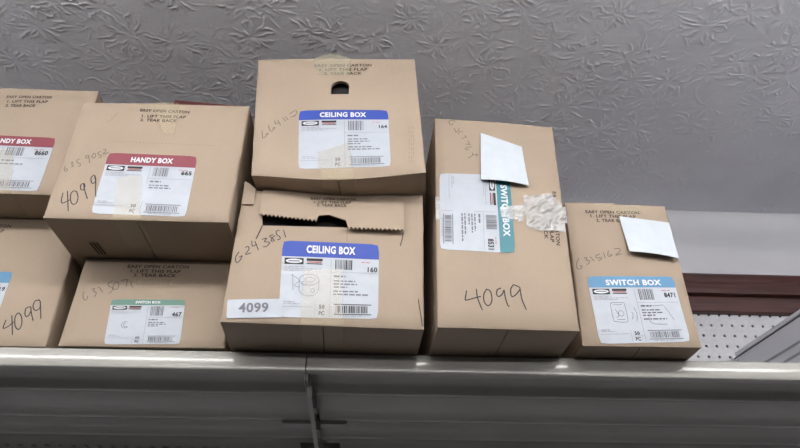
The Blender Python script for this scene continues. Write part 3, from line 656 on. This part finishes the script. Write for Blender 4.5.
def shipping_label(box, colour, title, trect, number, head=.2, nrect=(.86, .985, .315, .39), drawing=None, text=True, desc='', seed=1, pc=True, bars='grey_ink'):
    L = Sheet(box, box.d['q']['label'], label=desc)
    hb = L.grid('header_band', 0, 1, 0, head, colour, .0003, L.o, 12, 2, .03, round_bottom=False)
    L.texts('header_text', [(title,) + trect], 'white_ink', .0007, .04)
    t0 = head + .02
    L.rects('logo_plate', [(.03, .225, t0, t0 + .085)], 'black_ink', .0004)
    L.ellipse('logo_oval', .1275, t0 + .0425, .085, .030, 'white_ink', .0007)
    L.rects('logo_script', [(.07, .185, t0 + .034, t0 + .05)], 'grey_ink', .0009)
    L.rects('second_logo', [(.255, .42, t0, t0 + .035), (.255, .42, t0 + .066, t0 + .078)], 'black_ink')
    L.rects('second_logo_stripe', [(.265, .41, t0 + .043, t0 + .056)], 'red_ink')
    L.greek('fine_print', [(.03, .24, t0 + .11, .010), (.03, .42, t0 + .135, .010), (.03, .3, t0 + .16, .010)], 'pale_ink', seed)
    L.rects('rule_lines', [(.505, .511, head + .02, .985), (.505, .985, .405, .411), (.02, .345, .865, .872)] + ([(.36, .364, .82, .985), (.36, .50, .90, .905)] if pc else []), 'pale_ink')
    L.barcode(.55, .725, head + .025, .37, seed, bars)
    L.texts('catalogue_number', [(number,) + nrect], 'black_ink', .0006, .03)
    L.greek('catalogue_caption', [(.82, .92, head + .045, .010)], 'red_ink', seed + 3)
    if text:
        L.greek('description_lines', [(.54, .66, .45, .024), (.54, .76, .515, .018), (.54, .78, .555, .018), (.54, .68, .595, .018), (.54, .80, .65, .018), (.54, .90, .69, .018)][:text if text is not True else 6], 'grey_ink', seed + 9)
    L.greek('list_mark', [(.04, .15, .80, .012), (.04, .20, .825, .010)], 'pale_ink', seed + 5)
    L.barcode(.57, .90, .845, .935, seed + 20, bars, True)
    L.greek('barcode_digits', [(.60, .84, .965, .012)], 'pale_ink', seed + 7)
    if pc:
        L.texts('piece_count', [('50', .40, .455, .838, .888), ('PC', .40, .455, .920, .970)], 'black_ink', .0006, .02)
    if drawing:
        L.lines('line_drawing', drawing, .0006, 'grey_ink')
    return L

def ring(cx, cy, rx, ry, a0=0, a1=6.283, n=14): return [(cx + rx * math.cos(a0 + (a1 - a0) * i / n), cy + ry * math.sin(a0 + (a1 - a0) * i / n)) for i in range(n + 1)]
DRAW_OCT = [ring(.29, .52, .10, .07), ring(.29, .64, .10, .09, 0, 3.14), [(.19, .52), (.19, .64)], [(.39, .52), (.39, .64)], ring(.24, .57, .022, .03), ring(.33, .66, .02, .025), [(.10, .46), (.19, .53), (.14, .60), (.20, .62)], [(.12, .45), (.13, .66)], ring(.30, .52, .05, .03)]
DRAW_SWITCH = [[(.20, .44), (.22, .41), (.34, .41), (.36, .44), (.36, .66), (.33, .70), (.23, .69), (.20, .66), (.20, .44)], [(.23, .44), (.33, .44)], [(.24, .50), (.27, .60), (.24, .63)], ring(.30, .57, .03, .04), [(.24, .66), (.33, .66)], [(.42, .55), (.43, .60), (.41, .66)], [(.455, .48), (.475, .58), (.455, .70)]]
DRAW_LOOP = [ring(.24, .58, .05, .07, .6, 5.2), ring(.25, .58, .03, .045, .9, 4.6)]
DRAW_PLUG = [[(.60, .47), (.80, .45)], [(.62, .56), (.60, .66), (.64, .73), (.80, .74)], [(.80, .46), (.84, .56), (.88, .68)]]

def note(box, quad, lift0, lift1, curl, desc):
    c = [Vector(q) for q in quad]; n = 10; V = []
    for j in range(n + 1):
        for i in range(n + 1):
            a, t = i / n, j / n
            p = c[0].lerp(c[1], a).lerp(c[3].lerp(c[2], a), t)
            off = lift0 + (lift1 - lift0) * t ** 1.4 + curl * math.sin(math.pi * a) * t * t
            V.append(box.P(p.x, p.y, off))
    F = [(j * (n + 1) + i, (j + 1) * (n + 1) + i, (j + 1) * (n + 1) + i + 1, j * (n + 1) + i + 1) for j in range(n) for i in range(n)]
    m = len(V); V += [(x, y + .0004, z) for x, y, z in V]
    F += [tuple(m + k for k in f[::-1]) for f in list(F)]
    rim = list(range(n + 1)) + [j * (n + 1) + n for j in range(1, n + 1)] + [n * (n + 1) + i for i in range(n - 1, -1, -1)] + [j * (n + 1) for j in range(n - 1, 0, -1)]
    for i in range(len(rim)):
        p, q = rim[i], rim[(i + 1) % len(rim)]; F.append((p, q, m + q, m + p))
    o = mesh_obj('paper_note', V, F, M['note_paper'], box.root); o['label'] = desc
    return o

SHIFT = {'C': (-.001, 0, 0), 'D': (-.003, 0, .0006), 'A': (.0008, 0, .0008), 'E': (0, 0, .0012)}
K = [cardboard('kraft_board_%d' % i, tuple(x * f for x in KRAFT[:3]) + (1,), i * 3.3) for i, f in enumerate((.98, .97, .98, .98, 1.02, .97, .99, .98))]

# --- handy box 665, upper row
A = Carton('A', 'handy_box_carton', 'tan carton with maroon HANDY BOX 665 label and handwritten 4099', .36, K[0], .003, 1)
A.front(); A.shell({1: .001, 0: .002}); A.prints()
A.strokes('handwritten_code', A.d['writing']['6359052'], .0010, M['marker_light'], label='faint handwritten 6359052')
A.strokes('handwritten_number', A.d['writing']['4099'], .0014, M['marker'], label='black marker 4099')
shipping_label(A, 'maroon', 'HANDY BOX', (.27, .74, .06, .15), '665', .2, (.86, .975, .265, .335), text=3, desc='white label with maroon header band', seed=3)
A.tape('tapetop', 'top', bump=.006); A.tape('tapebot', 'bottom')
pa, pb = A.d['q']['perf']
A.strokes('perforated_line', [[(pa[0] + (pb[0] - pa[0]) * i / 28, pa[1] + (pb[1] - pa[1]) * i / 28), (pa[0] + (pb[0] - pa[0]) * (i + .5) / 28, pa[1] + (pb[1] - pa[1]) * (i + .5) / 28)] for i in range(28)], .0007, M['crease'])
A.strokes('scuff_mark', [A.d['q']['scratch']], .0007, M['crease'])
mb = MB()
for i in range(3): mb.add([(.040 + i * .005, .065, -.0002), (.043 + i * .005, .065, -.0002), (.046 + i * .005, .10, -.0002), (.043 + i * .005, .10, -.0002)], [(0, 3, 2, 1)])
mb.build('underside_print', M['print_ink'], A.root)

# --- switch box 467, lower row
B = Carton('B', 'switch_box_carton', 'small tan carton with green SWITCH BOX 467 label, under the HANDY BOX 665 carton', .34, K[1], .002, 2)
B.front(); B.shell(); B.prints(.0056)
B.strokes('handwritten_code', B.d['writing']['6315071'], .0010, M['marker_light'], label='handwritten 6315071')
shipping_label(B, 'green', 'SWITCH BOX', (.33, .67, .035, .095), '467', .13, (.845, .975, .29, .39), DRAW_LOOP, 4, 'white label with green header band', 5)
B.tape('tapetop', 'none')

# --- lower left carton, cut by the frame
C = Carton('C', 'switch_box_carton', 'tan carton at the bottom left corner with handwritten 4099 and a blue label edge', .34, K[2], .002, 3)
C.front(); C.shell(); C.prints(.0056)
C.strokes('handwritten_number', C.d['writing']['4099'], .0015, M['marker'], label='black marker 4099')
shipping_label(C, 'sky', 'SWITCH BOX', (.25, .75, .07, .17), '719', .24, (.86, .98, .33, .42), DRAW_SWITCH, desc='white label with blue header band', seed=7)

# --- handy box 8660, top left
Dc = Carton('D', 'handy_box_carton', 'tan carton at the far left with maroon HANDY BOX 8660 label', .36, K[3], .002, 4)
Dc.front(); Dc.shell(); Dc.prints()
shipping_label(Dc, 'maroon', 'HANDY BOX', (.365, .765, .055, .145), '8660', .19, (.84, .97, .26, .345), text=2, desc='white label with maroon header band', seed=9)
Dc.tape('tapebot', 'bottom')

# --- ceiling box 164, on top in the middle
E_ = Carton('E', 'ceiling_box_carton', 'tan carton with CEILING BOX 164 label and dark thumb hole, highest in the middle stack', .30, K[4], .003, 5, (0, .010))
(h0, h1) = E_.d['q']['hole']
cx, rad = (h0[0] + h1[0]) / 2, (h1[0] - h0[0]) / 2
arch = [(cx - rad, h1[1]), (cx + rad, h1[1]), (cx + rad, h0[1] - rad * .8)] + [(cx + rad * math.cos(i * math.pi / 10), h0[1] - rad * .8 + rad * .8 * math.sin(i * math.pi / 10)) for i in range(1, 10)] + [(cx - rad, h0[1] - rad * .8)]
def prism_cutter(pts, d0=-.03, d1=.03):
    n = len(pts)
    o = mesh_obj('cutter', [(x, d0, z) for x, z in pts] + [(x, d1, z) for x, z in pts],
                 [tuple(range(n)), tuple(range(n, 2 * n))[::-1]] + [(i, n + i, n + (i + 1) % n, (i + 1) % n) for i in range(n)])
    bm = bmesh.new(); bm.from_mesh(o.data); bmesh.ops.recalc_face_normals(bm, faces=bm.faces); bm.to_mesh(o.data); bm.free()
    return o
E_.front(prism_cutter(arch)); E_.shell({0: .003, 1: .002}); E_.prints(.0062)
mb = MB(); mb.box(cx - .05, cx + .05, .012, .014, h1[1] - .03, h0[1] + .03); mb.build('cavity_shade', M['shade_black'], E_.root)  # black sheet paints the darkness inside the thumb hole
E_.strokes('handwritten_code', E_.d['writing']['664112'], .0011, M['marker_light'], label='handwritten 664112')
shipping_label(E_, 'blue', 'CEILING BOX', (.235, .755, .045, .135), '164', .175, (.89, .98, .275, .335), desc='white label with blue header band', seed=11)
E_.tape('tapetop', 'top', bump=.016, mat='tape_thick'); E_.tape('tapebot', 'bottom')
(s0, s1) = E_.d['q']['stamp']
E_.strokes('side_stamp', [[(s0[0] + (s1[0] - s0[0]) * (c + .5) / 3, s1[1] + (s0[1] - s1[1]) * (k + .1 + .3 * ((k * 7 + c) % 3 == 0)) / 9), (s0[0] + (s1[0] - s0[0]) * (c + .5) / 3, s1[1] + (s0[1] - s1[1]) * (k + .8) / 9)] for c in range(3) for k in range(9)], .0014, M['stamp_ink'])

# --- ceiling box 160, torn front, below
Fc = Carton('F', 'ceiling_box_carton', 'battered tan carton with torn toothed flap, CEILING BOX 160 label and white 4099 sticker', .36, K[5], .004, 6, (.0108, 0))
Fc.front(prism_cutter(Fc.d['q']['slot'])); Fc.shell()
teeth = [Vector(a) for a in Fc.d['q']['teeth']]; ft = [Vector(a) for a in Fc.d['q']['flaptop']]
def toothed_flap():
    edge = []
    def zig(a, b, n):
        for i in range(n):
            p = a.lerp(b, i / n); q = a.lerp(b, (i + .5) / n); nn = Vector((0, .0036))
            edge.append(p); edge.append(q + nn)
        edge.append(b)
    zig(teeth[0], teeth[1], 14)
    edge.extend([teeth[2], teeth[3], teeth[4]])
    zig(teeth[5], teeth[6], 13)
    x0, x1 = ft[0].x, ft[1].x
    V = []; n = len(edge)
    rows = 5
    for lay in (0, 1):
        for j in range(rows + 1):
            t = j / rows
            for p in edge:
                top = ft[0].lerp(ft[1], (p.x - x0) / (x1 - x0)); q = Vector((p.x, top.y)).lerp(p, t)
                lift = .0012 + .006 * (top.y - q.y) / .05; x, y, z = Fc.P(q.x, q.y, lift); z -= .7 * (lift - .0012)
                V.append((x, y - (.0012 if lay == 0 else -.0012), z))
    m = n * (rows + 1); F = []
    for j in range(rows):
        for i in range(n - 1):
            f = (j * n + i, (j + 1) * n + i, (j + 1) * n + i + 1, j * n + i + 1)
            F.append(f); F.append(tuple(m + k for k in f[::-1]))
    rim = list(range(n)) + [j * n + n - 1 for j in range(1, rows + 1)] + [rows * n + i for i in range(n - 2, -1, -1)] + [j * n for j in range(rows - 1, 0, -1)]
    for i in range(len(rim)):
        a, b = rim[i], rim[(i + 1) % len(rim)]; F.append((a, b, m + b, m + a))
    o = mesh_obj('torn_flap', V, F, K[5], Fc.root); o['label'] = 'torn cardboard flap with toothed perforated edge'
    return o
flap = toothed_flap()
Fc.prints(.0050, off=lambda v: .0034 + .006 * max(0, (ft[0].y + ft[1].y) / 2 - v) / .05)
mb = MB(); sl = Fc.d['q']['slot']; mb.box(sl[0][0] - .004, sl[1][0] + .004, .010, .012, min(a[1] for a in sl) - .02, max(a[1] for a in sl) + .01); mb.build('cavity_shade', M['shade_black'], Fc.root)  # black sheet paints the shade behind the torn opening
Fc.strokes('tear_line', [Fc.d['q']['tearL']], .0018, M['print_ink']); Fc.strokes('tear_line', [Fc.d['q']['tearR']], .0014, M['print_ink'])
mb = MB(); ear = [(.0035, .188), (.0035, .229), (.011, .2245), (.021, .2155), (.021, .188)]
mb.add([(u, -.0035, v) for u, v in ear] + [(u, -.0008, v) for u, v in ear], [(4, 3, 2, 1, 0), (5, 6, 7, 8, 9)] + [(i, (i + 1) % 5, 5 + (i + 1) % 5, 5 + i) for i in range(5)])
mb.build('corner_fold', K[5], Fc.root)
Fc.strokes('crease_line', [[(.262, .045), (.2655, .02), (.2672, .004)]], .0012, M['print_ink'])
Fc.strokes('crease_line', [Fc.d['q']['crease']], .0008, M['crease'])
Fc.strokes('handwritten_code', Fc.d['writing']['6243851'], .0012, M['marker'], label='handwritten 6243851')
shipping_label(Fc, 'blue', 'CEILING BOX', (.25, .755, .055, .165), '160', .215, (.885, .985, .325, .395), DRAW_OCT, desc='white label with blue header band and box drawing', seed=13, bars='black_ink')
S = Sheet(Fc, Fc.d['q']['sticker'], 'number_sticker', 'paper', .0012, 'white sticker printed 4099', .02)
S.texts('sticker_number', [('4099', .21, .75, .2, .73)], 'grey_ink', .0006, .025)
Fc.tape('tapebot', 'bottom')

# --- switch box 8531, tall, on its side
G = Carton('G', 'switch_box_carton', 'tall tan carton standing on end with sideways SWITCH BOX label', .32, K[6], .003, 7)
G.front(); G.shell({0: .002, 1: .002}); G.prints(.0058)
G.strokes('handwritten_code', G.d['writing']['6253469'], .0010, M['marker_light'], label='faint handwritten code reading downwards')
G.strokes('handwritten_number', G.d['writing']['4099'], .0016, M['marker'], label='black marker 4099')
shipping_label(G, 'teal', 'SWITCH BOX', (.14, .81, .05, .145), '8531', .2, (.845, .975, .28, .36), desc='white label with teal header band turned sideways', seed=15, pc=False)
G.patch(G.d['q']['tape'], 'tape_shiny', .0055, .0040)
u0, v0 = G.d['q']['tape'][6]
G.patch([(u0 - .033, v0 + .006), (u0 + .001, v0 + .012), (u0 + .001, v0 - .018), (u0 - .033, v0 - .012)], 'tape_shiny', .002)
G.patch([(-.0005, v0 + .02), (.006, v0 + .02), (.006, v0 - .02), (-.0005, v0 - .02)], 'tape_shiny', .0015)
note(G, G.d['q']['note'], .0022, .006, .004, 'blank white paper note stuck on the tall carton')

# --- switch box 8471, right end
Hc = Carton('H', 'switch_box_carton', 'tan carton at the right end with light blue SWITCH BOX 8471 label', .34, K[7], .002, 8)
Hc.front(); Hc.shell({0: .002}); Hc.prints()
Hc.strokes('handwritten_code', Hc.d['writing']['6315162'], .0011, M['marker_light'], label='handwritten 6315162')
shipping_label(Hc, 'sky', 'SWITCH BOX', (.20, .84, .055, .145), '8471', .175, (.84, .965, .26, .335), DRAW_SWITCH + DRAW_PLUG, desc='white label with light blue header band', seed=17, text=5)
Hc.tape('tapetop', 'none')
note(Hc, Hc.d['q']['note'], .0022, .009, .003, 'blank white paper note tilted on the right carton')

# --- maroon box lying behind the rim of the HANDY BOX 665 carton
mr = bpy.data.objects.new('flat_maroon_box', None); COL.objects.link(mr)
mr.location = (-.300, -.030, A.root.location.z + A.h + .0042); mr.rotation_euler = (0, 0, .02)
tag(mr, 'dark maroon box just showing above the HANDY BOX 665 carton', 'box')
mb = MB(); t = .0725
mb.hexa([(-.048, 0, 0), (.078, 0, 0), (.078, .2, 0), (-.048, .2, 0), (-.048, 0, t + .008), (.078, 0, t + .001), (.078, .2, t + .001), (-.048, .2, t + .008)])
bevelled(mb.build('box_tray', M['maroon_dark'], mr), .002)
mb = MB(); mb.hexa([(-.049, -.001, t - .012), (.079, -.001, t - .022), (.079, .201, t - .022), (-.049, .201, t - .012), (-.049, -.001, t + .0092), (.079, -.001, t + .0022), (.079, .201, t + .0022), (-.049, .201, t + .0092)])
bevelled(mb.build('box_lid', M['maroon_dark'], mr), .002)
